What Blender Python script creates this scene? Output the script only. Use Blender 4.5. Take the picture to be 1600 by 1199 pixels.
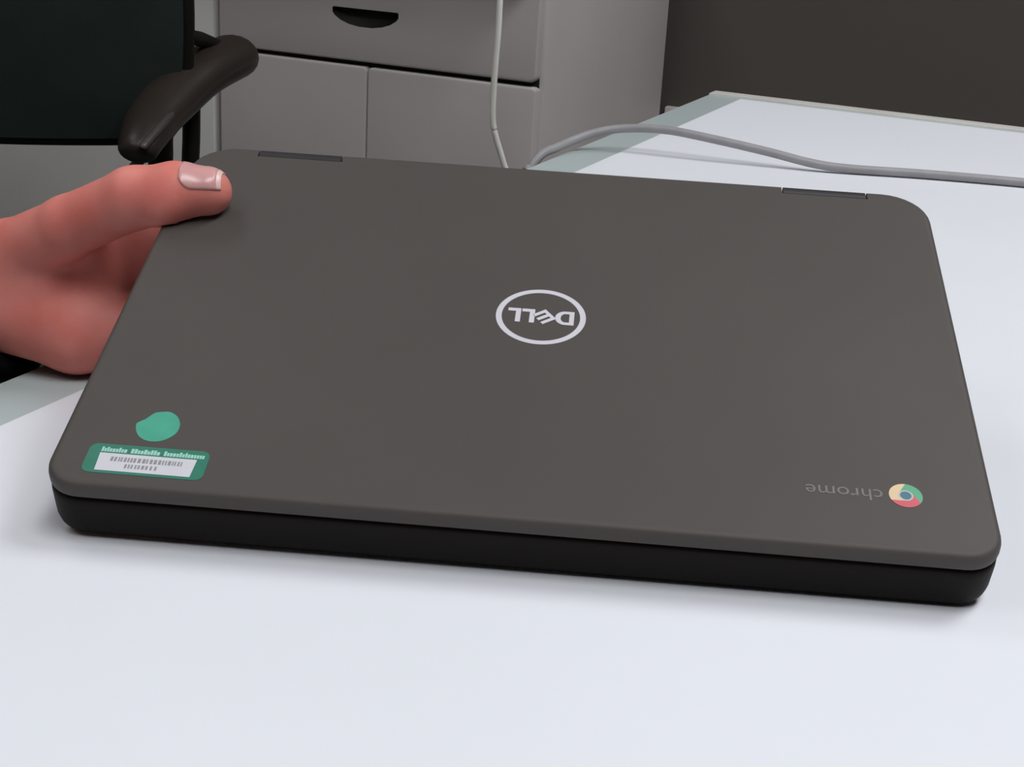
import bpy, bmesh, math, random
import numpy as np
from mathutils import Vector, Matrix

for o in list(bpy.data.objects):
    bpy.data.objects.remove(o, do_unlink=True)
scene = bpy.context.scene
COL = scene.collection
T = 0.74                      # height of the table top above the floor

# ------------------------------------------------------------------ camera
cam_data = bpy.data.cameras.new('camera')
cam = bpy.data.objects.new('camera', cam_data)
COL.objects.link(cam)
cam_data.sensor_fit = 'HORIZONTAL'
cam_data.sensor_width = 36.0
cam_data.lens = 36.0 * 2353.27 / 1600.0
cam_data.clip_start = 0.02
cam_data.clip_end = 50
RX = Vector((0.99842458, 0.01911828, 0.05275265))
UP = Vector((-0.05611017, 0.34019083, 0.93868091))
FW = Vector((0.0, 0.94016205, -0.34072762))
m = Matrix((RX, UP, -FW)).transposed().to_4x4()
m.translation = Vector((0, 0, 0.2208 + T))
cam.matrix_world = m
scene.camera = cam

# ------------------------------------------------------------------ world and exposure
world = bpy.data.worlds.new('world')
scene.world = world
world.use_nodes = True
world.node_tree.nodes['Background'].inputs[0].default_value = (0.9, 0.95, 1.0, 1)
world.node_tree.nodes['Background'].inputs[1].default_value = 0.05
vs = scene.view_settings
vs.view_transform = 'Standard'
vs.look = 'None'
vs.gamma = 1.0
vs.use_curve_mapping = False
vs.exposure = 0.0

LAMP_POWER = 18.3
# ceiling lamps, positions in the room's own axes (a along the cabinets, b towards the dark wall)
LAMPS = [(-1.25, -0.55), (1.10, -0.05), (-0.7, -2.2), (0.85, -1.5)]
LAMP_GAIN = [0.22, 1.25, 0.25, 1.10]

# room axes: origin at the far left corner of the table top
K0 = Vector((0.180527514, 1.47371334, T))
U = Vector((0.40000349, 0.91651361, 0))
V = Vector((0.91651361, -0.40000349, 0))
RZ = math.atan2(V.y, V.x)


def ab(a, b, z=0.0):
    return K0 + V * a + U * b + Vector((0, 0, z))


# ------------------------------------------------------------------ materials
def lin(c):
    return tuple(((x / 255.0) / 12.92 if x / 255.0 <= 0.04045 else ((x / 255.0 + 0.055) / 1.055) ** 2.4) for x in c)


def mat(name, color, rough=0.5, var=0.0, scale=20.0, bump=0.0, bscale=200.0, metallic=0.0, spec=0.5, sss=0.0,
        emit=None, estr=0.0, color2=None, detail=3.0):
    mt = bpy.data.materials.new(name)
    mt.use_nodes = True
    nt = mt.node_tree
    b = nt.nodes['Principled BSDF']
    b.inputs['Base Color'].default_value = (*color, 1)
    b.inputs['Roughness'].default_value = rough
    b.inputs['Metallic'].default_value = metallic
    b.inputs['Specular IOR Level'].default_value = spec
    tc = nt.nodes.new('ShaderNodeTexCoord')
    if var > 0 or color2:
        n = nt.nodes.new('ShaderNodeTexNoise')
        n.inputs['Scale'].default_value = scale
        n.inputs['Detail'].default_value = detail
        nt.links.new(tc.outputs['Object'], n.inputs['Vector'])
        r = nt.nodes.new('ShaderNodeValToRGB')
        r.color_ramp.elements[0].position = 0.35
        r.color_ramp.elements[1].position = 0.65
        c2 = color2 or tuple(min(1, c * (1 + var)) for c in color)
        c1 = color if color2 else tuple(c * (1 - var) for c in color)
        r.color_ramp.elements[0].color = (*c1, 1)
        r.color_ramp.elements[1].color = (*c2, 1)
        nt.links.new(n.outputs['Fac'], r.inputs['Fac'])
        nt.links.new(r.outputs['Color'], b.inputs['Base Color'])
    if bump > 0:
        n2 = nt.nodes.new('ShaderNodeTexNoise')
        n2.inputs['Scale'].default_value = bscale
        n2.inputs['Detail'].default_value = 3
        nt.links.new(tc.outputs['Object'], n2.inputs['Vector'])
        bp = nt.nodes.new('ShaderNodeBump')
        bp.inputs['Strength'].default_value = bump
        bp.inputs['Distance'].default_value = 0.001
        nt.links.new(n2.outputs['Fac'], bp.inputs['Height'])
        nt.links.new(bp.outputs['Normal'], b.inputs['Normal'])
    if sss > 0:
        b.inputs['Subsurface Weight'].default_value = sss
        b.inputs['Subsurface Radius'].default_value = (1.0, 0.32, 0.18)
        b.inputs['Subsurface Scale'].default_value = 0.006
    if emit:
        b.inputs['Emission Color'].default_value = (*emit, 1)
        b.inputs['Emission Strength'].default_value = estr
    return mt


M = {
    'lid': mat('lid_plastic', (0.079, 0.068, 0.063), 0.55, 0.04, 9, 0.06, 2500, spec=0.22),
    'base': mat('base_plastic', (0.0075, 0.005, 0.0035), 0.6, 0.05, 30, 0.06, 2500, spec=0.15),
    'hinge': mat('hinge_plastic', (0.030, 0.027, 0.029), 0.5, 0.05, 60, spec=0.3),
    'gap': mat('dark_gap', (0.004, 0.004, 0.004), 0.8, 0.1, 50),
    'emblem': mat('emblem_silver', (0.62, 0.60, 0.65), 0.45, 0.02, 60),
    'wordmark': mat('wordmark_grey', (0.165, 0.150, 0.146), 0.5, 0.03, 60),
    'label_green': mat('label_green', (0.020, 0.175, 0.115), 0.45, 0.06, 120),
    'dot_green': mat('dot_green', (0.055, 0.36, 0.245), 0.5, 0.06, 150),
    'label_white': mat('label_white', (0.62, 0.61, 0.66), 0.5, 0.02, 120),
    'label_print': mat('label_print_mint', (0.34, 0.62, 0.52), 0.5, 0.03, 120),
    'print_grey': mat('print_grey', (0.27, 0.26, 0.28), 0.5, 0.05, 300),
    'c_red': mat('emblem_red', (0.62, 0.10, 0.13), 0.45, 0.03, 100),
    'c_yellow': mat('emblem_yellow', (0.74, 0.56, 0.34), 0.45, 0.03, 100),
    'c_green': mat('emblem_green', (0.10, 0.37, 0.22), 0.45, 0.03, 100),
    'c_pale': mat('emblem_pale', (0.50, 0.50, 0.44), 0.45, 0.03, 100),
    'c_blue': mat('emblem_blue', (0.055, 0.17, 0.24), 0.45, 0.03, 100),
    'glass': mat('grey_green_glass', (0.55, 0.62, 0.615), 0.3, 0.03, 3, spec=0.4),
    'white_top': mat('white_laminate', (0.77, 0.78, 0.825), 0.5, 0.012, 5, 0.02, 900, spec=0.3),
    'trim': mat('beige_trim', (0.62, 0.60, 0.56), 0.5, 0.04, 30),
    'leg_metal': mat('grey_leg_metal', (0.30, 0.30, 0.30), 0.4, 0.05, 30, metallic=0.6),
    'cable_grey': mat('cable_grey', (0.30, 0.29, 0.30), 0.5, 0.06, 80),
    'cord_white': mat('cord_white', (0.78, 0.76, 0.71), 0.5, 0.04, 60),
    'cabinet': mat('cabinet_paint', (0.60, 0.545, 0.54), 0.5, 0.025, 6, 0.03, 600, spec=0.3),
    'cabinet2': mat('cabinet_paint_pale', (0.80, 0.78, 0.75), 0.5, 0.025, 6, 0.03, 600, spec=0.3),
    'worktop': mat('worktop_grey', (0.35, 0.33, 0.31), 0.5, 0.05, 12),
    'black': mat('black_plastic', (0.008, 0.007, 0.006), 0.5, 0.1, 30, spec=0.3),
    'chair_back': mat('chair_back_weave', (0.019, 0.028, 0.026), 0.6, 0.12, 14, 0.25, 900, spec=0.3),
    'arm_pad': mat('arm_pad_vinyl', (0.030, 0.022, 0.017), 0.38, 0.12, 18, 0.05, 700, spec=0.45),
    'arm_grey': mat('arm_grey_plastic', (0.065, 0.058, 0.052), 0.4, 0.08, 40),  # grey of the link rod, also the highlight painted on the pad's edge
    'wall_dark': mat('wall_dark_paint', (0.090, 0.078, 0.070), 0.8, 0.06, 1.2, 0.05, 300),
    'wall_pale': mat('wall_pale_paint', (0.45, 0.43, 0.40), 0.8, 0.03, 1.2),
    'rail': mat('rail_paint', (0.80, 0.76, 0.70), 0.5, 0.03, 10),
    'floor': mat('floor_carpet', (0.11, 0.105, 0.10), 0.9, 0.2, 60, 0.3, 500),
    'ceiling': mat('ceiling_tile', (0.62, 0.62, 0.60), 0.9, 0.03, 30),
    'diffuser': mat('lamp_diffuser', (0.8, 0.8, 0.8), 0.5, emit=(0.95, 0.98, 1.0), estr=2.0),
    'sleeve': mat('sleeve_cloth', (0.006, 0.007, 0.006), 0.9, 0.2, 120, 0.4, 900, spec=0.1),
    'skin': mat('skin', (0.68, 0.190, 0.155), 0.5, 0.0, 40, 0.06, 700, spec=0.28, sss=0.35,
                color2=(0.74, 0.255, 0.215)),
    'nail': mat('nail', (0.72, 0.34, 0.33), 0.28, 0.03, 150, spec=0.5, sss=0.2),
    'nail_tip': mat('nail_tip', (0.80, 0.56, 0.50), 0.3, 0.02, 150),
}


# ------------------------------------------------------------------ mesh helpers
def link(o, parent=None):
    COL.objects.link(o)
    if parent:
        o.parent = parent
    return o


def tag(o, label=None, cat=None, group=None, kind=None):
    if label: o['label'] = label
    if cat: o['category'] = cat
    if group: o['group'] = group
    if kind: o['kind'] = kind
    return o


def empty(name, loc=(0, 0, 0), rz=0.0, parent=None):
    o = bpy.data.objects.new(name, None)
    o.empty_display_size = 0.05
    o.location = loc
    o.rotation_euler = (0, 0, rz)
    return link(o, parent)


class MB:
    def __init__(s):
        s.v, s.f = [], []

    def add(s, v, f):
        k = len(s.v)
        s.v += [tuple(x) for x in v]
        s.f += [tuple(i + k for i in q) for q in f]
        return s

    def box(s, x0, x1, y0, y1, z0, z1, bev=0.0):
        if bev <= 0:
            v = [(x0, y0, z0), (x1, y0, z0), (x1, y1, z0), (x0, y1, z0), (x0, y0, z1), (x1, y0, z1), (x1, y1, z1), (x0, y1, z1)]
            f = [(3, 2, 1, 0), (4, 5, 6, 7), (0, 1, 5, 4), (1, 2, 6, 5), (2, 3, 7, 6), (3, 0, 4, 7)]
            return s.add(v, f)
        bm = bmesh.new()
        bmesh.ops.create_cube(bm, size=1)
        for q in bm.verts:
            q.co = Vector(((x0 + x1) / 2 + q.co.x * (x1 - x0), (y0 + y1) / 2 + q.co.y * (y1 - y0), (z0 + z1) / 2 + q.co.z * (z1 - z0)))
        bmesh.ops.bevel(bm, geom=bm.edges[:] + bm.verts[:], offset=bev, segments=2, profile=0.5, affect='EDGES')
        bm.verts.index_update()
        s.add([q.co.copy() for q in bm.verts], [[w.index for w in q.verts] for q in bm.faces])
        bm.free()
        return s

    def prism(s, pts, z0, z1):
        n = len(pts)
        v = [(x, y, z0) for x, y in pts] + [(x, y, z1) for x, y in pts]
        f = [tuple(range(n - 1, -1, -1)), tuple(range(n, 2 * n))]
        f += [(i, (i + 1) % n, (i + 1) % n + n, i + n) for i in range(n)]
        return s.add(v, f)

    def loft(s, rings, caps=True):
        n = len(rings[0])
        v, f = [], []
        for r in rings: v += list(r)
        for k in range(len(rings) - 1):
            for i in range(n):
                j = (i + 1) % n
                f.append((k * n + i, k * n + j, (k + 1) * n + j, (k + 1) * n + i))
        if caps:
            f.append(tuple(range(n - 1, -1, -1)))
            f.append(tuple(range((len(rings) - 1) * n, len(rings) * n)))
        return s.add(v, f)

    def tube(s, path, rad, seg=12, flat=1.0, upv=(0, 0, 1), caps=True):
        path = [Vector(q) for q in path]
        n = len(path)
        if not isinstance(rad, (list, tuple)): rad = [rad] * n
        rings = []
        for i, c in enumerate(path):
            t = (path[min(i + 1, n - 1)] - path[max(i - 1, 0)]).normalized()
            up = Vector(upv)
            if abs(t.dot(up)) > 0.97: up = Vector((0, 1, 0)) if abs(t.y) < 0.9 else Vector((1, 0, 0))
            sx = t.cross(up).normalized()
            sy = sx.cross(t).normalized()
            rings.append([c + sx * math.cos(2 * math.pi * k / seg) * rad[i] + sy * math.sin(2 * math.pi * k / seg) * rad[i] * flat for k in range(seg)])
        return s.loft(rings, caps)

    def build(s, name, material, parent=None, smooth=True, angle=40):
        me = bpy.data.meshes.new(name)
        me.from_pydata([tuple(q) for q in s.v], [], s.f)
        bm = bmesh.new()
        bm.from_mesh(me)
        bmesh.ops.recalc_face_normals(bm, faces=bm.faces[:])
        bm.to_mesh(me)
        bm.free()
        me.update()
        if smooth:
            me.polygons.foreach_set('use_smooth', [True] * len(me.polygons))
            me.set_sharp_from_angle(angle=math.radians(angle))
        me.materials.append(M[material] if isinstance(material, str) else material)
        return link(bpy.data.objects.new(name, me), parent)


def spline(pts, n=10):
    P = [Vector(q) for q in pts]
    P = [P[0] * 2 - P[1]] + P + [P[-1] * 2 - P[-2]]
    out = []
    for i in range(1, len(P) - 2):
        p0, p1, p2, p3 = P[i - 1:i + 3]
        for k in range(n):
            t = k / n
            out.append(0.5 * ((2 * p1) + (p2 - p0) * t + (2 * p0 - 5 * p1 + 4 * p2 - p3) * t * t + (3 * p1 - p0 - 3 * p2 + p3) * t ** 3))
    out.append(P[-2])
    return out


def boolean_cut(o, cutters):
    for c in cutters:
        md = o.modifiers.new('cut', 'BOOLEAN')
        md.operation = 'DIFFERENCE'
        md.object = c
        md.solver = 'EXACT'
    bpy.context.view_layer.update()
    dg = bpy.context.evaluated_depsgraph_get()
    me = bpy.data.meshes.new_from_object(o.evaluated_get(dg))
    o.modifiers.clear()
    old = o.data
    o.data = me
    me.name = old.name
    bpy.data.meshes.remove(old)
    me.polygons.foreach_set('use_smooth', [True] * len(me.polygons))
    me.set_sharp_from_angle(angle=math.radians(40))
    for c in cutters:
        bpy.data.objects.remove(c, do_unlink=True)


# ------------------------------------------------------------------ the room
A0, A1, B0, B1, ZC = -2.6, 2.6, -3.6, 1.070, 2.70
root_rot = (0, 0, RZ)


def room_part(name, mb, material, kind='structure', parent=None, smooth=True):
    """meshes given in the room axes: x = a, y = b, z = height over the floor"""
    o = mb.build(name, material, parent, smooth)
    if parent is None:
        o.location = (K0.x, K0.y, 0)
        o.rotation_euler = root_rot
    if kind: o['kind'] = kind
    return o


room_part('floor', MB().box(A0, A1, B0, B1, -0.1, 0), 'floor')
room_part('ceiling', MB().box(A0, A1, B0, B1, ZC, ZC + 0.1), 'ceiling')
room_part('wall_back', MB().box(A0, A1, B1, B1 + 0.1, 0, ZC), 'wall_dark')
room_part('wall_front', MB().box(A0, A1, B0 - 0.1, B0, 0, ZC), 'wall_dark')
room_part('wall_left', MB().box(A0 - 0.1, A0, B0, B1, 0, ZC), 'wall_pale')
room_part('wall_right', MB().box(A1, A1 + 0.1, B0, B1, 0, ZC), 'wall_dark')
room_part('trim_1', MB().box(-0.4015, A1, B1 - 0.014, B1, T - 0.32, T - 0.2000, 0.003), 'rail')

# ceiling lamps: a framed panel with a diffuser, its light in an area lamp just below
for i, (a, b) in enumerate(LAMPS):
    p = ab(a, b)
    r = empty('ceiling_lamp', (p.x, p.y, ZC - 0.005), RZ)
    where = ['above the swivel chair', 'above the white table', 'behind the camera on the chair side', 'behind the camera on the far right'][i]
    tag(r, 'long flush ceiling lamp panel ' + where, 'lamp', 'ceiling lamp panels')
    fr = MB()
    for x0, x1, y0, y1 in ((-.32, .32, -.62, -.59), (-.32, .32, .59, .62), (-.32, -.29, -.59, .59), (.29, .32, -.59, .59)):
        fr.box(x0, x1, y0, y1, -0.03, 0, 0.003)
    fr.build('lamp_frame', 'trim', r)
    MB().box(-.29, .29, -.59, .59, -0.02, -0.008).build('diffuser', 'diffuser', r)
    ld = bpy.data.lights.new('lamp_light', 'AREA')
    ld.shape = 'RECTANGLE'
    ld.size = 0.56
    ld.size_y = 1.16
    ld.energy = LAMP_POWER * LAMP_GAIN[i]
    ld.color = (0.96, 0.98, 1.0)
    lo = bpy.data.objects.new('lamp_light', ld)
    lo.location = (0, 0, -0.035)
    link(lo, r)

# ------------------------------------------------------------------ table
tb = empty('table', (K0.x, K0.y, 0), RZ)
tag(tb, 'white topped table with a grey-green glass border under the laptop', 'table')
TW, TL = 0.95, 1.75
BL_, BR_ = 0.0345, 0.030           # border widths along the two far edges
MB().box(0, TW, -TL, 0, T - 0.024, T - 0.0006, 0.002).build('glass_top', 'glass', tb)
MB().box(BL_, TW - BL_, -TL + BL_, -BR_, T - 0.004, T - 0.0001).build('white_surface', 'white_top', tb)
MB().box(0.0, TW, -0.019, 0.002, T - 0.020, T + 0.0002, 0.0003).build('edge_trim', 'trim', tb)
for sx in (0.06, TW - 0.06):
    for sy in (-0.06, -TL + 0.06):
        MB().box(sx - .022, sx + .022, sy - .022, sy + .022, 0, T - 0.07, 0.004).build('leg', 'leg_metal', tb)
ap = MB()
for x0, x1, y0, y1 in ((.05, TW - .05, -.07, -.05), (.05, TW - .05, -TL + .05, -TL + .07), (.05, .07, -TL + .07, -.07), (TW - .07, TW - .05, -TL + .07, -.07)):
    ap.box(x0, x1, y0, y1, T - 0.085, T - 0.0245)
ap.build('apron', 'leg_metal', tb)

# ------------------------------------------------------------------ laptop
LW, LD = 0.303, 0.207
lap = empty('laptop')
LR = Matrix(((0.99852389, 0.05201949, -0.01562071), (-0.05422901, 0.93873362, -0.34035040), (-0.00304117, 0.34069511, 0.94016892)))
LO = Vector((0.00334315, 0.42480623, 0.02161421 + T))
mw = LR.to_4x4()
mw.translation = LO
lap.matrix_world = mw
tag(lap, 'closed dark grey laptop held tilted on the white table', 'laptop')


def rrect(inset, z, rf=0.012, rb=0.0185, n=8):
    x0, x1, y0, y1 = -LW / 2 + inset, LW / 2 - inset, inset, LD - inset
    out = []
    for cx, cy, r, a0 in ((x1, y0, rf, -90), (x1, y1, rb, 0), (x0, y1, rb, 90), (x0, y0, rf, 180)):
        r = max(r - inset, 0.002)
        px = cx - r if cx > 0 else cx + r
        py = cy + r if cy < LD / 2 else cy - r
        for k in range(n + 1):
            a = math.radians(a0 + 90 * k / n)
            out.append(Vector((px + r * math.cos(a), py + r * math.sin(a), z)))
    return out


def slab(prof, **kw):
    return MB().loft([rrect(i / 1000, z / 1000, **kw) for i, z in prof])


lid = slab([(1.6, -6.2), (0.7, -6.0), (0.15, -5.4), (0, -4.6), (0.05, -2.6), (0.35, -1.3), (0.95, -0.5), (1.9, -0.1), (3.0, 0)]).build('lid', 'lid', lap, angle=60)
HINGES = ((-0.1245, -0.0903), (0.0930, 0.1265))
cut = []
for h0, h1 in HINGES:
    c = MB().box(h0 - .0007, h1 + .0007, LD - 0.0062, LD + 0.01, -0.02, 0.01).build('cutter', 'gap')
    c.matrix_world = mw
    cut.append(c)
boolean_cut(lid, cut)
slab([(9.0, -24.1), (4.6, -23.9), (2.0, -23.0), (0.6, -21.2), (0.05, -18.6), (0, -13.0), (0, -9.5), (0.2, -7.6), (0.9, -6.8), (2.0, -6.6), (2.2, -6.0)]).build('base', 'base', lap, angle=60)
for h0, h1 in HINGES:
    # hinge barrel: a D-shaped bar across the notch
    prof = [(-0.0050, -0.0105), (0.0, -0.0105), (0.0010, -0.0085), (0.0013, -0.0055), (0.0011, -0.0022), (0.0002, -0.0006), (-0.0010, 0.0), (-0.0038, 0.0), (-0.0046, -0.0006), (-0.0050, -0.0018)]
    MB().loft([[Vector((x, LD - 0.0010 + y, z)) for y, z in prof] for x in (h0, h1)]).build('hinge', 'hinge', lap, angle=60)

ZT = 0.00012


def flat(name, polys, material, parent, z0=0.0, z1=ZT):
    mb = MB()
    for q in polys: mb.prism(q, z0, z1)
    return mb.build(name, material, parent, smooth=False)


# round emblem in the middle of the lid; turned by half a turn as seen from the front
def turned(pts, cx, cy, s=1.0, ang=math.pi):
    c, sn = math.cos(ang), math.sin(ang)
    return [(cx + s * (c * x - sn * y), cy + s * (sn * x + c * y)) for x, y in pts]


EC = (0.0003, 0.1053)
ring = MB()
NR = 72
ro, ri = 0.0164, 0.0143
rv, rf_ = [], []
for k in range(NR):
    a = 2 * math.pi * k / NR
    for rad, z in ((ri, 0), (ri, ZT), (ro, ZT), (ro, 0)):
        rv.append((EC[0] + rad * math.cos(a), EC[1] + rad * math.sin(a), z))
for k in range(NR):
    j = (k + 1) % NR
    for q in range(4):
        rf_.append((k * 4 + q, j * 4 + q, j * 4 + (q + 1) % 4, k * 4 + (q + 1) % 4))
ring.add(rv, rf_)
tag(ring.build('emblem_ring', 'emblem', lid, smooth=False), 'silver ring of the round emblem')


def arc(cx, cy, rx, ry, a0, a1, n=10):
    return [(cx + rx * math.cos(math.radians(a0 + (a1 - a0) * k / n)), cy + ry * math.sin(math.radians(a0 + (a1 - a0) * k / n))) for k in range(n + 1)]


H2 = 4.0        # half the letter height in millimetres
W_ = 1.75       # stroke
# D as an outer and an inner outline joined in two halves
dx0, dx1 = -12.1, -5.2


def d_half(sg):
    outer = [(dx0, 0), (dx0, sg * H2), (-8.9, sg * H2)] + arc(-8.9, 0, dx1 + 8.9, H2, sg * 90, 0)
    inner = [(dx1 - W_ * 1.15, 0)] + arc(-8.9, 0, dx1 + 8.9 - W_ * 1.15, H2 - W_ * 0.85, 0, sg * 90)[1:] + [(dx0 + W_, sg * (H2 - W_ * 0.85)), (dx0 + W_, 0)]
    return outer + inner


def strips(poly):
    return [turned(poly, EC[0], EC[1], 0.001)]


flat('emblem_letter', strips(d_half(1)) + strips(d_half(-1)), 'emblem', lid)
ca, sa = math.cos(math.radians(38)), math.sin(math.radians(38))


def e_rot(pts): return [(-1.2 + ca * x - sa * y, 0.0 + sa * x + ca * y) for x, y in pts]


eh, ew = 3.35, 2.95
ebars = [[(-ew, -eh), (-ew + 1.35, -eh), (-ew + 1.35, eh), (-ew, eh)]]
for yc in (-eh + 0.75, 0, eh - 0.75):
    ebars.append([(-ew + 1.35, yc - 0.72), (ew, yc - 0.72), (ew, yc + 0.72), (-ew + 1.35, yc + 0.72)])
flat('emblem_letter', [turned(e_rot(q), EC[0], EC[1], 0.001) for q in ebars], 'emblem', lid)
for lx in (2.3, 7.4):
    L = [(lx, -H2), (lx + 4.7, -H2), (lx + 4.7, -H2 + 1.7), (lx + W_ + 0.1, -H2 + 1.7), (lx + W_ + 0.1, H2), (lx, H2)]
    flat('emblem_letter', [turned(L, EC[0], EC[1], 0.001)], 'emblem', lid)

# small multicoloured round emblem and its grey wordmark near the front right corner
CC, CR = (0.1230, 0.0256), 0.00535
q_i = 0.44


def sector(off):
    mb = MB()
    v, f = [], []
    nr, na = 6, 16
    for i in range(nr + 1):
        rr = q_i + (1 - q_i) * i / nr
        b0 = math.asin(min(1, q_i / rr)) + math.radians(off)
        for k in range(na + 1):
            a = b0 + math.radians(120) * k / na + math.pi
            v.append((CC[0] + CR * rr * math.cos(a), CC[1] + CR * rr * math.sin(a), ZT))
    for i in range(nr):
        for k in range(na):
            p = i * (na + 1) + k
            f.append((p, p + 1, p + na + 2, p + na + 1))
    return mb.add(v, f)


for nm, off, mk in (('emblem_segment', 0, 'c_red'), ('emblem_segment', 120, 'c_green'), ('emblem_segment', 240, 'c_yellow')):
    sector(off).build(nm, mk, lid, smooth=False)


def disc(r, n=40): return [(CC[0] + CR * r * math.cos(2 * math.pi * k / n), CC[1] + CR * r * math.sin(2 * math.pi * k / n)) for k in range(n)]


flat('emblem_inner_ring', [disc(0.445)], 'c_pale', lid, 0, ZT * 1.2)
flat('emblem_centre', [disc(0.34)], 'c_blue', lid, 0, ZT * 1.6)


def text_mesh(name, body, size, x, y, z, ang, material, parent, extrude=0.00004):
    cu = bpy.data.curves.new(name, 'FONT')
    cu.body = body
    cu.size = size
    cu.extrude = extrude
    cu.resolution_u = 3
    t = bpy.data.objects.new(name, cu)
    COL.objects.link(t)
    bpy.context.view_layer.update()
    me = bpy.data.meshes.new_from_object(t.evaluated_get(bpy.context.evaluated_depsgraph_get()))
    bpy.data.objects.remove(t, do_unlink=True)
    me.transform(Matrix.Translation((x, y, z)) @ Matrix.Rotation(ang, 4, 'Z'))
    me.materials.clear()
    me.materials.append(M[material])
    return link(bpy.data.objects.new(name, me), parent), me


wm, me = text_mesh('wordmark', 'chrome', 0.0076, 0, 0, ZT * 0.6, math.pi, 'wordmark', lid)
xs = [v.co.x for v in me.vertices]
sc = 0.0245 / (max(xs) - min(xs))
me.transform(Matrix.Translation((0.1160, 0.0273, 0)) @ Matrix.Diagonal((sc, 1, 1, 1)))

# green asset label with a white field near the front left corner
random.seed(4)


def rr2(x0, x1, y0, y1, r, n=5):
    out = []
    for cx, cy, a0 in ((x1 - r, y0 + r, -90), (x1 - r, y1 - r, 0), (x0 + r, y1 - r, 90), (x0 + r, y0 + r, 180)):
        out += [(cx + r * math.cos(math.radians(a0 + 90 * k / n)), cy + r * math.sin(math.radians(a0 + 90 * k / n))) for k in range(n + 1)]
    return out


lab = flat('asset_label', [rr2(-0.1397, -0.1003, 0.0062, 0.0198, 0.0028)], 'label_green', lap)
tag(lab, 'green label with a white field')
flat('white_field', [[(-0.1353, 0.0074), (-0.1045, 0.0074), (-0.1040, 0.0155), (-0.1357, 0.0155)]], 'label_white', lab, ZT, ZT * 1.5)
# the label's lettering is illegible in the photograph: short strokes of the same size
mb = MB()
for x0, x1 in ((-0.1356, -0.1272), (-0.1260, -0.1165), (-0.1152, -0.1020)):
    x = x0
    first = True
    while x < x1:
        w = random.uniform(0.0006, 0.0010)
        y1 = 0.0183 if first or random.random() < 0.2 else 0.0177
        mb.prism([(x, 0.0161), (x + w, 0.0161), (x + w, y1), (x, y1)], ZT, ZT * 1.5)
        x += w + 0.0002
        first = False
mb.build('lettering', 'label_print', lab, smooth=False)
mb = MB()
x = -0.1315
while x < -0.1085:
    w = random.uniform(0.0004, 0.0010)
    mb.prism([(x, 0.0119), (x + w, 0.0119), (x + w, 0.0139), (x, 0.0139)], ZT * 1.5, ZT * 2)
    x += w + random.uniform(0.0003, 0.0006)
x = -0.1262
while x < -0.1155:
    w = random.uniform(0.0005, 0.0009)
    mb.prism([(x, 0.0090), (x + w, 0.0090), (x + w, 0.0108), (x, 0.0108)], ZT * 1.5, ZT * 2)
    x += w + random.uniform(0.0004, 0.0008)
mb.build('printed_code', 'print_grey', lab, smooth=False)
DOT = [(-127.73, 28.52), (-128.08, 30.57), (-126.88, 32.11), (-125.59, 33.32), (-123.62, 36.38), (-121.5, 37.2), (-118.77, 37.53), (-115.99, 35.88), (-114.19, 32.93), (-113.66, 30.21), (-114.13, 27.05), (-116.55, 24.02), (-119.4, 22.66), (-122.64, 22.75), (-125.39, 24.33), (-127.12, 26.87)]
dots = spline([(x / 1000, y / 1000, 0) for x, y in DOT + DOT[:1]], 4)[:-1]
tag(flat('dot_sticker', [[(q.x, q.y) for q in dots]], 'dot_green', lap), 'bright green roundish sticker')

# ------------------------------------------------------------------ the hand: one skin grown from a distance field
def seg(P, a, b, ra, rb):
    a, b = np.array(a, float), np.array(b, float)
    d = b - a
    t = np.clip(((P - a) @ d) / (d @ d), 0, 1)
    return np.linalg.norm(P - (a + t[..., None] * d), axis=-1) - (ra + t * (rb - ra))


def smin(a, b, k):
    h = np.clip(0.5 + 0.5 * (b - a) / k, 0, 1)
    return b * (1 - h) + a * h - k * h * (1 - h)


def surface_nets(F, org, h):
    ins = F < 0
    nx, ny, nz = F.shape
    C = [(i, j, k) for i in (0, 1) for j in (0, 1) for k in (0, 1)]
    sl = lambda A, c: A[c[0]:nx - 1 + c[0], c[1]:ny - 1 + c[1], c[2]:nz - 1 + c[2]]
    cnt = sum(sl(ins, c).astype(int) for c in C)
    act = (cnt > 0) & (cnt < 8)
    ids = -np.ones(act.shape, int)
    idx = np.argwhere(act)
    ids[act] = np.arange(len(idx))
    acc = np.zeros((len(idx), 3))
    num = np.zeros(len(idx))
    for c in C:
        for ax in range(3):
            if c[ax]: continue
            d = list(c); d[ax] = 1
            fa = sl(F, c)[act]; fb = sl(F, d)[act]
            cr = (fa < 0) != (fb < 0)
            t = np.where(cr, fa / np.where(cr, fa - fb, 1), 0)
            p = np.tile(np.array(c, float), (len(idx), 1))
            p[:, ax] = t
            acc[cr] += p[cr]
            num[cr] += 1
    vert = (idx + acc / num[:, None]) * h + org
    faces = []
    for ax in range(3):
        a1, a2 = (ax + 1) % 3, (ax + 2) % 3
        s0 = [slice(None)] * 3; s1 = [slice(None)] * 3
        s0[ax] = slice(0, -1); s1[ax] = slice(1, None)
        ch = np.argwhere(ins[tuple(s0)] != ins[tuple(s1)])
        for e in ch:
            if e[a1] == 0 or e[a2] == 0 or e[a1] >= act.shape[a1] or e[a2] >= act.shape[a2]: continue
            q = []
            for o1, o2 in ((-1, -1), (0, -1), (0, 0), (-1, 0)):
                w = e.copy(); w[a1] += o1; w[a2] += o2
                q.append(ids[tuple(w)])
            if min(q) < 0: continue
            if not ins[tuple(e)]: q = q[::-1]
            faces.append(tuple(int(v) for v in q))
    return vert, faces


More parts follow.
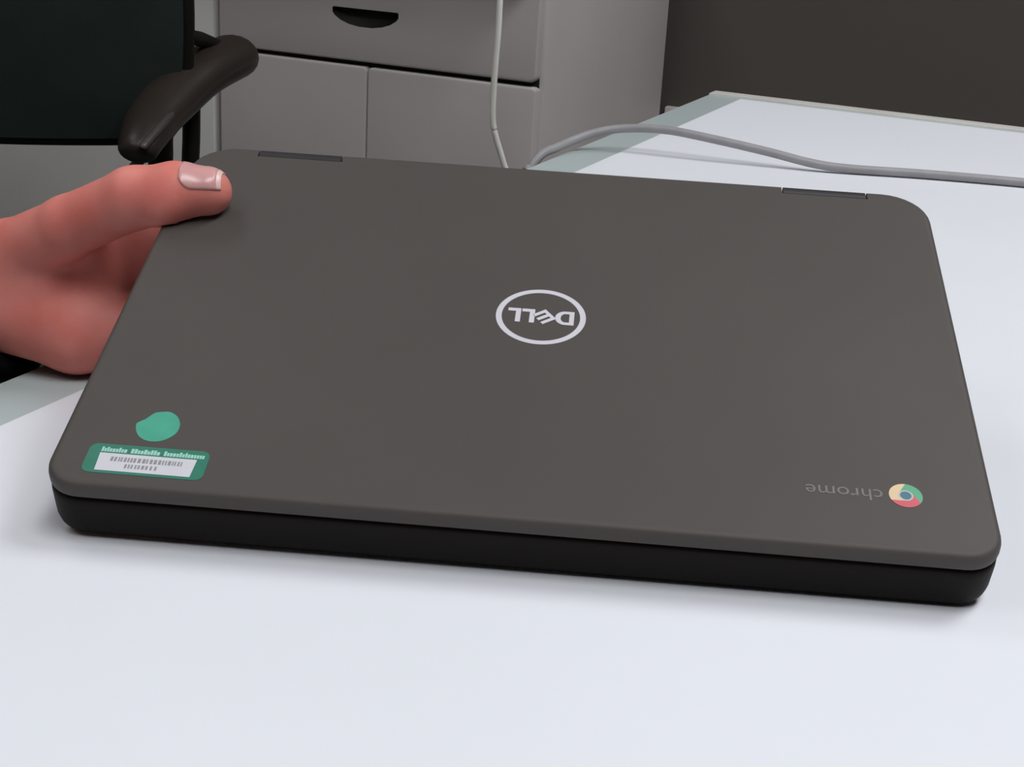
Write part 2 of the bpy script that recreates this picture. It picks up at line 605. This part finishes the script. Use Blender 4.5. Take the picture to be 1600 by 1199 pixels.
# joints in millimetres, x to the right, y away from the camera, z over the table top
THUMB = [((-214, 604, 43), 16), ((-182, 589.5, 63.8), 12.4), ((-153, 581, 79.2), 12.2), ((-136, 578.5, 83.2), 11.4), ((-123.5, 579, 83.8), 9.6)]
FING = [
    [((-182, 595, 17), 16.5), ((-150, 596, 22), 12.0), ((-128, 596, 38), 9.5), ((-110, 597, 47.5), 8.2)],
    [((-184, 613, 19), 14.5), ((-146, 612, 26), 11.0), ((-120, 612, 42), 9.5), ((-100, 612, 53), 8.2)],
    [((-186, 630, 22), 13.5), ((-150, 628, 31), 10.5), ((-126, 626, 47), 9.0), ((-107, 625, 59), 7.9)],
    [((-190, 644, 27), 12.5), ((-160, 642, 37), 9.5), ((-140, 640, 51), 8.2), ((-126, 639, 63), 7.2)],
]
WR = ((-230, 604, 30), (-330, 608, 28)), ((-230, 622, 29), (-330, 626, 28))


def hand_field(P):
    F = smin(seg(P, *WR[0], 23, 29), seg(P, *WR[1], 22, 29), 10)
    for f in FING:
        m0 = f[0][0]
        F = smin(F, seg(P, (-226, 602 + 0.35 * (m0[1] - 594), 28), m0, 20, f[0][1]), 9)
    # ball of the thumb, then the thumb
    F = smin(F, seg(P, (-226, 606, 37), THUMB[0][0], 20, 18), 9)
    # skin between thumb and index finger, and the palm behind it
    F = smin(F, seg(P, (-198, 602, 46), (-191, 601, 28), 16, 16), 10)
    F = smin(F, seg(P, (-177, 606, 53), (-172, 605, 30), 15, 14), 10)
    F = smin(F, seg(P, (-159, 613, 60), (-154, 613, 32), 12, 13), 8)
    th = seg(P, THUMB[0][0], THUMB[1][0], THUMB[0][1], THUMB[1][1])
    for i in range(1, 4):
        th = smin(th, seg(P, THUMB[i][0], THUMB[i + 1][0], THUMB[i][1], THUMB[i + 1][1]), 3.0)
    th = smin(th, np.linalg.norm(P - np.array((-140, 574, 79.0)), axis=-1) - 8.8, 5)
    F = smin(F, th, 2.5)
    # fingers
    G = None
    for f in FING:
        g = seg(P, f[0][0], f[1][0], f[0][1], f[1][1])
        g = smin(g, seg(P, f[1][0], f[2][0], f[1][1], f[2][1]), 4)
        g = smin(g, seg(P, f[2][0], f[3][0], f[2][1], f[3][1]), 3)
        G = g if G is None else smin(G, g, 1.2)
    F = smin(F, G, 6)
    return F


hs = 1.5
g0 = np.array((-335.0, 560.0, -16.0))
dims = (162, 72, 76)
gx, gy, gz = [g0[i] + hs * np.arange(dims[i]) for i in range(3)]
P = np.stack(np.meshgrid(gx, gy, gz, indexing='ij'), -1)
F = hand_field(P)
# the skin stops at the laptop's surface and at the table top
Rn = np.array([list(r) for r in LR])
lo_mm = np.array((LO.x, LO.y, LO.z - T)) * 1000
Q = (P - lo_mm) @ Rn
qb = np.abs(Q - np.array((0, 103.5, -12.1))) - np.array((151.5, 103.5, 12.3)) + 2.0
box_d = np.linalg.norm(np.maximum(qb, 0), axis=-1) + np.minimum(qb.max(-1), 0) - 2.0
F = np.maximum(F, -box_d)
on_table = (P[..., 0] - K0.x * 1000) * V.x + (P[..., 1] - K0.y * 1000) * V.y + 4.0
F = np.maximum(F, -np.maximum(P[..., 2] - 0.6, -on_table))
vert, faces = surface_nets(F, g0, hs)
me = bpy.data.meshes.new('person')
me.from_pydata((vert / 1000.0 + np.array((0, 0, T))).tolist(), [], faces)
me.polygons.foreach_set('use_smooth', [True] * len(me.polygons))
me.materials.append(M['skin'])
person = link(bpy.data.objects.new('person', me))
tag(person, 'hand gripping the rear left corner of the laptop, thumb on the lid', 'person')
sm = person.modifiers.new('soften', 'SMOOTH')
sm.factor = 0.5
sm.iterations = 2

# thumbnail: a curved plate on the end of the thumb
ax0, ax1 = Vector(THUMB[2][0]), Vector(THUMB[4][0])
tdir = (ax1 - ax0).normalized()
nup = Vector((0.05, -0.42, 0.90))
nup = (nup - tdir * nup.dot(tdir)).normalized()
nsd = tdir.cross(nup).normalized()


def nail(name, s0, s1, material, lift, wmax):
    """a thin plate that follows the skin: every point is found by walking out from the thumb's axis"""
    ns, na = 12, 14
    c0 = np.array(THUMB[3][0], float)
    ex = np.array(THUMB[4][0], float) - c0
    ex /= np.linalg.norm(ex)
    n_, s_ = np.array(nup), np.array(nsd)
    rads = np.arange(4.0, 16.0, 0.1)
    v, f = [], []
    for i in range(ns + 1):
        s = s0 + (s1 - s0) * i / ns
        w = wmax
        if s < 10: w = wmax * math.sqrt(max(0.03, 1 - ((10 - s) / 6.0) ** 2))
        for k in range(na + 1):
            a = w * (2 * k / na - 1)
            d = n_ * math.cos(a) + s_ * math.sin(a)
            fld = hand_field(c0 + ex * s + rads[:, None] * d)
            r = rads[np.argmax(fld > 0)]
            v.append(Vector(c0 + ex * s + d * (r + lift - 0.35 * (abs(a) / wmax) ** 4)))
    for i in range(ns):
        for k in range(na):
            p = i * (na + 1) + k
            f.append((p, p + 1, p + na + 2, p + na + 1))
    mb = MB().add([q / 1000 + Vector((0, 0, T)) for q in v], f)
    o = mb.build(name, material, person, angle=80)
    sd = o.modifiers.new('thick', 'SOLIDIFY')
    sd.thickness = 0.0005
    sd.offset = 0
    return o


nail('thumbnail', 5.0, 18.6, 'nail', 0.18, 0.84)
nail('nail_tip', 18.4, 19.9, 'nail_tip', 0.24, 0.84)

# dark sleeve around the forearm
cx = [(-222, 613, 26), (-230, 614, 25), (-248, 614, 25), (-300, 617, 26), (-380, 624, 30), (-470, 640, 45), (-540, 655, 70)]
rr = [36, 39, 39, 40, 43, 48, 52]
sl = MB()
rings = []
for (x, y, z), r in zip(cx, rr):
    rings.append([Vector((x / 1000 - 0.45 * r * math.sin(t) / 1000, (y + r * 1.05 * math.cos(t)) / 1000, (z + r * 0.92 * math.sin(t)) / 1000 + T)) for t in [2 * math.pi * k / 28 for k in range(28)]])
inner = [[Vector((q.x + 0.001, y / 1000 + (q.y - y / 1000) * 0.90, z / 1000 + T + (q.z - T - z / 1000) * 0.90)) for q in ring_] for ring_, (x, y, z) in zip(rings[:4], cx[:4])]
sl.loft(inner[::-1] + rings, caps=False)
sl.build('sleeve', 'sleeve', person, angle=80)

# ------------------------------------------------------------------ cables
cab = [(0.64, 1.03, .0036), (0.46, 1.07, .0036), (0.3656, 1.0909, .0036), (0.2977, 1.1017, .0036), (0.2415, 1.1047, .0038), (0.2134, 1.1079, .0056), (0.1807, 1.116, .0108),
       (0.1392, 1.1259, .0164), (0.1051, 1.1357, .0194), (0.0748, 1.1444, .0172), (0.0526, 1.1429, .0130), (0.0358, 1.1340, .0078), (0.0230, 1.118, .0046), (0.0125, 1.105, .0016),
       (0.004, 1.096, -.010), (0.001, 1.092, -.03), (0.0, 1.09, -.25), (-0.003, 1.10, -.55), (-0.03, 1.12, -.725), (-0.12, 1.2, -.735), (-0.3, 1.25, -.735)]
tag(MB().tube(spline([(x, y, z + T) for x, y, z in cab], 8), 0.0033, 12).build('power_cable', 'cable_grey', angle=80),
    'thick grey cable curving over the far left edge of the table', 'cable')
cord = [(-0.027, 1.30, ZC - T), (-0.0275, 1.30, 1.0), (-0.028, 1.30, 0.4), (-0.0283, 1.3, 0.12), (-0.0283, 1.3, 0.0705), (-0.0292, 1.3, 0.0437), (-0.0298, 1.3, 0.022), (-0.0294, 1.3, -0.0082),
        (-0.0258, 1.3, -0.0246), (-0.0187, 1.3, -0.045), (-0.008, 1.3, -0.08), (-0.002, 1.3, -0.18), (-0.01, 1.3, -0.45), (-0.03, 1.3, -0.70), (-0.08, 1.32, -0.737), (-0.25, 1.40, -0.737)]
tag(MB().tube(spline([(x, y, z + T) for x, y, z in cord], 8), 0.0027, 10).build('white_cord', 'cord_white', angle=80),
    'thin white cord hanging straight down in front of the grey cabinet', 'cord')

# ------------------------------------------------------------------ cabinets
def front_panel(name, a0, a1, z0, z1, b, th, material, parent, r=0.006):
    out = rr2(a0, a1, z0, z1, r)
    n = len(out)
    def ring_(ins, bb):
        ca_, cz_ = (a0 + a1) / 2, (z0 + z1) / 2
        return [Vector((ca_ + (x - ca_) * (1 - 2 * ins / (a1 - a0)), bb, cz_ + (z - cz_) * (1 - 2 * ins / (z1 - z0)))) for x, z in out]
    return MB().loft([ring_(0, b + th), ring_(0, b + 0.0025), ring_(0.0008, b + 0.0008), ring_(0.0025, b)]).build(name, material, parent, angle=50)


bF = 0.5058
c1 = empty('filing_cabinet', (K0.x, K0.y, 0), RZ)
tag(c1, 'grey cabinet with one wide drawer over two doors behind the table', 'cabinet')
MB().box(-0.9325, -0.4020, bF + 0.017, 1.035, 0.0, T + 0.070, 0.0015).build('carcass', 'cabinet', c1)
MB().box(-0.928, -0.409, bF + 0.0135, bF + 0.018, 0.03, T + 0.065).build('front_gap', 'gap', c1, smooth=False)
dw = front_panel('drawer', -0.932, -0.4072, T - 0.0975, T + 0.065, bF, 0.016, 'cabinet', c1, 0.010)
front_panel('door', -0.932, -0.6760, 0.05, T - 0.1045, bF, 0.016, 'cabinet', c1)
front_panel('door', -0.6742, -0.4072, 0.05, T - 0.1045, bF, 0.016, 'cabinet', c1)
# half-moon recess in the drawer with a scooped black pull
ha, hz = -0.6800, T - 0.0245
half = [(ha + 0.0545 * x, hz + y) for x, y in [(-1, 0.0005), (-0.97, 0.002), (0.97, 0.002), (1, 0.0005), (1.0, -0.006), (0.93, -0.0105), (0.75, -0.0165), (0.5, -0.0210), (0.2, -0.0235), (-0.2, -0.0235), (-0.5, -0.0210), (-0.75, -0.0165), (-0.93, -0.0105), (-1.0, -0.006)]]
cu = MB().loft([[Vector((x, bb, z)) for x, z in half] for bb in (bF - 0.01, bF + 0.012)]).build('cutter', 'gap')
cu.location = (K0.x, K0.y, 0)
cu.rotation_euler = root_rot
boolean_cut(dw, [cu])
sc_ = MB()
top_z = hz + 0.002
rows = []
for t in (0.0, 0.35, 0.7, 1.0):
    rows.append([Vector((ha + (x - ha) * (1 - 0.06 * t), bF + 0.0008 + 0.0105 * t, top_z + (z - top_z) * (1 - 0.55 * t))) for x, z in half])
sc_.loft(rows, caps=False)
sc_.add(rows[-1], [tuple(range(len(half)))])
sc_.build('drawer_pull', 'black', dw, angle=80)

c2 = empty('side_cabinet', (K0.x, K0.y, 0), RZ)
tag(c2, 'plain pale grey cabinet behind the swivel chair', 'cabinet')
MB().box(-1.60, -0.9400, bF + 0.017, 1.035, 0.0, T + 0.070, 0.004).build('carcass', 'cabinet2', c2)
front_panel('door', -1.595, -0.9430, 0.05, T + 0.065, bF, 0.0165, 'cabinet2', c2, 0.006)
wt = MB().box(-1.64, -0.390, bF - 0.055, 1.045, T + 0.0705, T + 0.100, 0.004).build('worktop', 'worktop')
wt.location = (K0.x, K0.y, 0)
wt.rotation_euler = root_rot
tag(wt, 'grey worktop lying across the two cabinets', 'worktop')

# ------------------------------------------------------------------ swivel chair, seen from behind
ch = empty('swivel_chair', (-0.58, 1.60, 0), 0)
tag(ch, 'black swivel armchair seen from behind beside the table', 'chair')


def chp(x, y, z): return Vector((x + 0.58, y - 1.60, z + T))


# backrest: a curved shell with rounded lower corners
BX, BW, BZ0, BZ1 = -0.580, 0.252, -0.079, 0.50


def back_pt(u, v, off=0.0):
    """u -1..1 across, v 0..1 from bottom to top"""
    z = BZ0 + (BZ1 - BZ0) * v
    if v < 0.26:
        q = 1 - v / 0.26
        wid = BW * (0.86 + 0.11 * math.sqrt(max(0, 1 - q ** 2.2)))
    else:
        wid = BW * (0.97 + 0.05 * math.sin((v - 0.26) * 2.6))
    x = BX + u * wid
    z -= 0.001 * u * u * (1 - v)
    y = 1.435 + 0.05 * u * u + 0.05 * (v - 0.35) ** 2 - 0.05 * v + off
    return chp(x, y, z)


v, f = [], []
NU, NV = 24, 28
for off in (0.0, 0.03):
    for j in range(NV + 1):
        for i in range(NU + 1):
            t = abs(2 * i / NU - 1)
            v.append(back_pt(2 * i / NU - 1, j / NV, off * (1 - 0.5 * t ** 6)))
n1 = (NU + 1) * (NV + 1)
for s in (0, n1):
    for j in range(NV):
        for i in range(NU):
            p = s + j * (NU + 1) + i
            f.append((p, p + 1, p + NU + 2, p + NU + 1))
for j in range(NV):
    for i in (0, NU):
        p = j * (NU + 1) + i
        f.append((p, p + NU + 1, p + NU + 1 + n1, p + n1))
for i in range(NU):
    for j in (0, NV):
        p = j * (NU + 1) + i
        f.append((p, p + 1, p + 1 + n1, p + n1))
MB().add(v, f).build('backrest', 'chair_back', ch, angle=60)
out = [back_pt(-1, j / NV, .012) for j in range(NV, -1, -1)] + [back_pt(2 * i / NU - 1, 0, .012) for i in range(1, NU)] + [back_pt(1, j / NV, .012) for j in range(NV + 1)]
MB().tube(out, 0.009, 10).build('back_frame', 'black', ch, angle=80)


def arm(sgn):
    def mx(q): return chp(q[0] if sgn > 0 else 2 * BX - q[0], q[1], q[2])
    # padded armrest falling towards the back of the chair
    path = spline([(-0.3085, 1.597, -0.0110), (-0.3095, 1.594, -0.0105), (-0.3135, 1.575, -0.0105), (-0.3305, 1.53, -0.019), (-0.3465, 1.485, -0.035), (-0.357, 1.44, -0.0505), (-0.3593, 1.405, -0.0622), (-0.3602, 1.385, -0.0721), (-0.3606, 1.379, -0.0770)], 6)
    n = len(path)
    rad = []
    for i in range(n):
        t = i / (n - 1)
        r = 0.0265 + 0.003 * math.sin(math.pi * min(1, t * 1.3)) - 0.012 * max(0, (t - 0.5) / 0.5) ** 1.5
        if t < 0.2: r *= math.sqrt(max(0.05, 1 - ((0.2 - t) / 0.205) ** 2.4))
        if t > 0.85: r *= math.sqrt(max(0.06, 1 - ((t - 0.85) / 0.155) ** 2))
        rad.append(r)
    MB().tube([mx(q) for q in path], rad, 20, flat=0.80).build('arm_pad', 'arm_pad', ch, angle=80)
    MB().tube([mx(q) for q in spline([(-0.3370, 1.444, -0.0415), (-0.3386, 1.432, -0.044), (-0.3429, 1.398, -0.0528), (-0.3498, 1.373, -0.0628), (-0.3510, 1.370, -0.0650)], 5)], 0.0042, 8).build('arm_edge_highlight', 'arm_grey', ch, angle=80)  # pad's side edge as a lighter strip, its highlight put into the colour
    MB().tube([mx(q) for q in spline([(-0.3388, 1.52, -0.035), (-0.3399, 1.52, -0.0826), (-0.3414, 1.52, -0.1126), (-0.345, 1.525, -0.20), (-0.37, 1.56, -0.32)], 6)], 0.0092, 10).build('arm_post', 'black', ch, angle=80)
    MB().tube([mx(q) for q in spline([(-0.3560, 1.47, -0.0450), (-0.3590, 1.47, -0.0739), (-0.3610, 1.475, -0.0996), (-0.37, 1.49, -0.16), (-0.44, 1.52, -0.27)], 6)], 0.0125, 10).build('arm_bracket', 'black', ch, angle=80)
    MB().tube([mx(q) for q in spline([(-0.3600, 1.405, -0.076), (-0.3628, 1.41, -0.0829), (-0.3757, 1.42, -0.0989), (-0.40, 1.44, -0.13), (-0.44, 1.50, -0.25)], 6)], 0.0052, 8).build('arm_link', 'arm_grey', ch, angle=80)
    MB().tube([mx(q) for q in ((-0.3370, 1.488, 0.0218), (-0.3346, 1.49, 0.0212), (-0.3299, 1.53, 0.0141), (-0.3180, 1.565, 0.002))], 0.0075, 8).build('arm_strut', 'black', ch, angle=80)


arm(1)
arm(-1)
seat = MB()
rings = []
for z, k in ((-0.37, 0.90), (-0.36, 0.97), (-0.335, 1.0), (-0.315, 0.97), (-0.308, 0.86)):
    rings.append([chp(BX + 0.25 * k * (abs(math.cos(t)) ** 0.5) * math.copysign(1, math.cos(t)), 1.70 + 0.23 * k * (abs(math.sin(t)) ** 0.5) * math.copysign(1, math.sin(t)), z) for t in [2 * math.pi * i / 36 for i in range(36)]])
seat.loft(rings).build('seat', 'chair_back', ch, angle=60)
MB().tube([chp(*q) for q in spline([(BX, 1.46, 0.10), (BX, 1.455, -0.10), (BX, 1.48, -0.26), (BX, 1.58, -0.37), (BX, 1.70, -0.375)], 6)], 0.022, 12, flat=0.6).build('back_support', 'black', ch, angle=80)
MB().tube([chp(BX, 1.70, -0.325), chp(BX, 1.70, -0.45), chp(BX, 1.70, -0.451), chp(BX, 1.70, -0.66)], [0.018, 0.018, 0.028, 0.028], 16).build('column', 'black', ch)
for k in range(5):
    a = math.radians(90 + 72 * k + 20)
    d = Vector((math.cos(a), math.sin(a), 0))
    c0 = chp(BX, 1.70, -0.635)
    e = c0 + d * 0.28 + Vector((0, 0, -0.035))
    MB().tube([c0, c0 + d * 0.14 + Vector((0, 0, -0.012)), e], [0.03, 0.024, 0.016], 10, flat=0.7).build('base_leg', 'black', ch, angle=80)
    w = e + Vector((0, 0, -0.042))
    w.z = 0.0265
    sd = d.cross(Vector((0, 0, 1)))
    MB().tube([w - sd * 0.020, w - sd * 0.017, w + sd * 0.017, w + sd * 0.020], [0.018, 0.0262, 0.0262, 0.018], 18).build('caster', 'black', ch, angle=60)
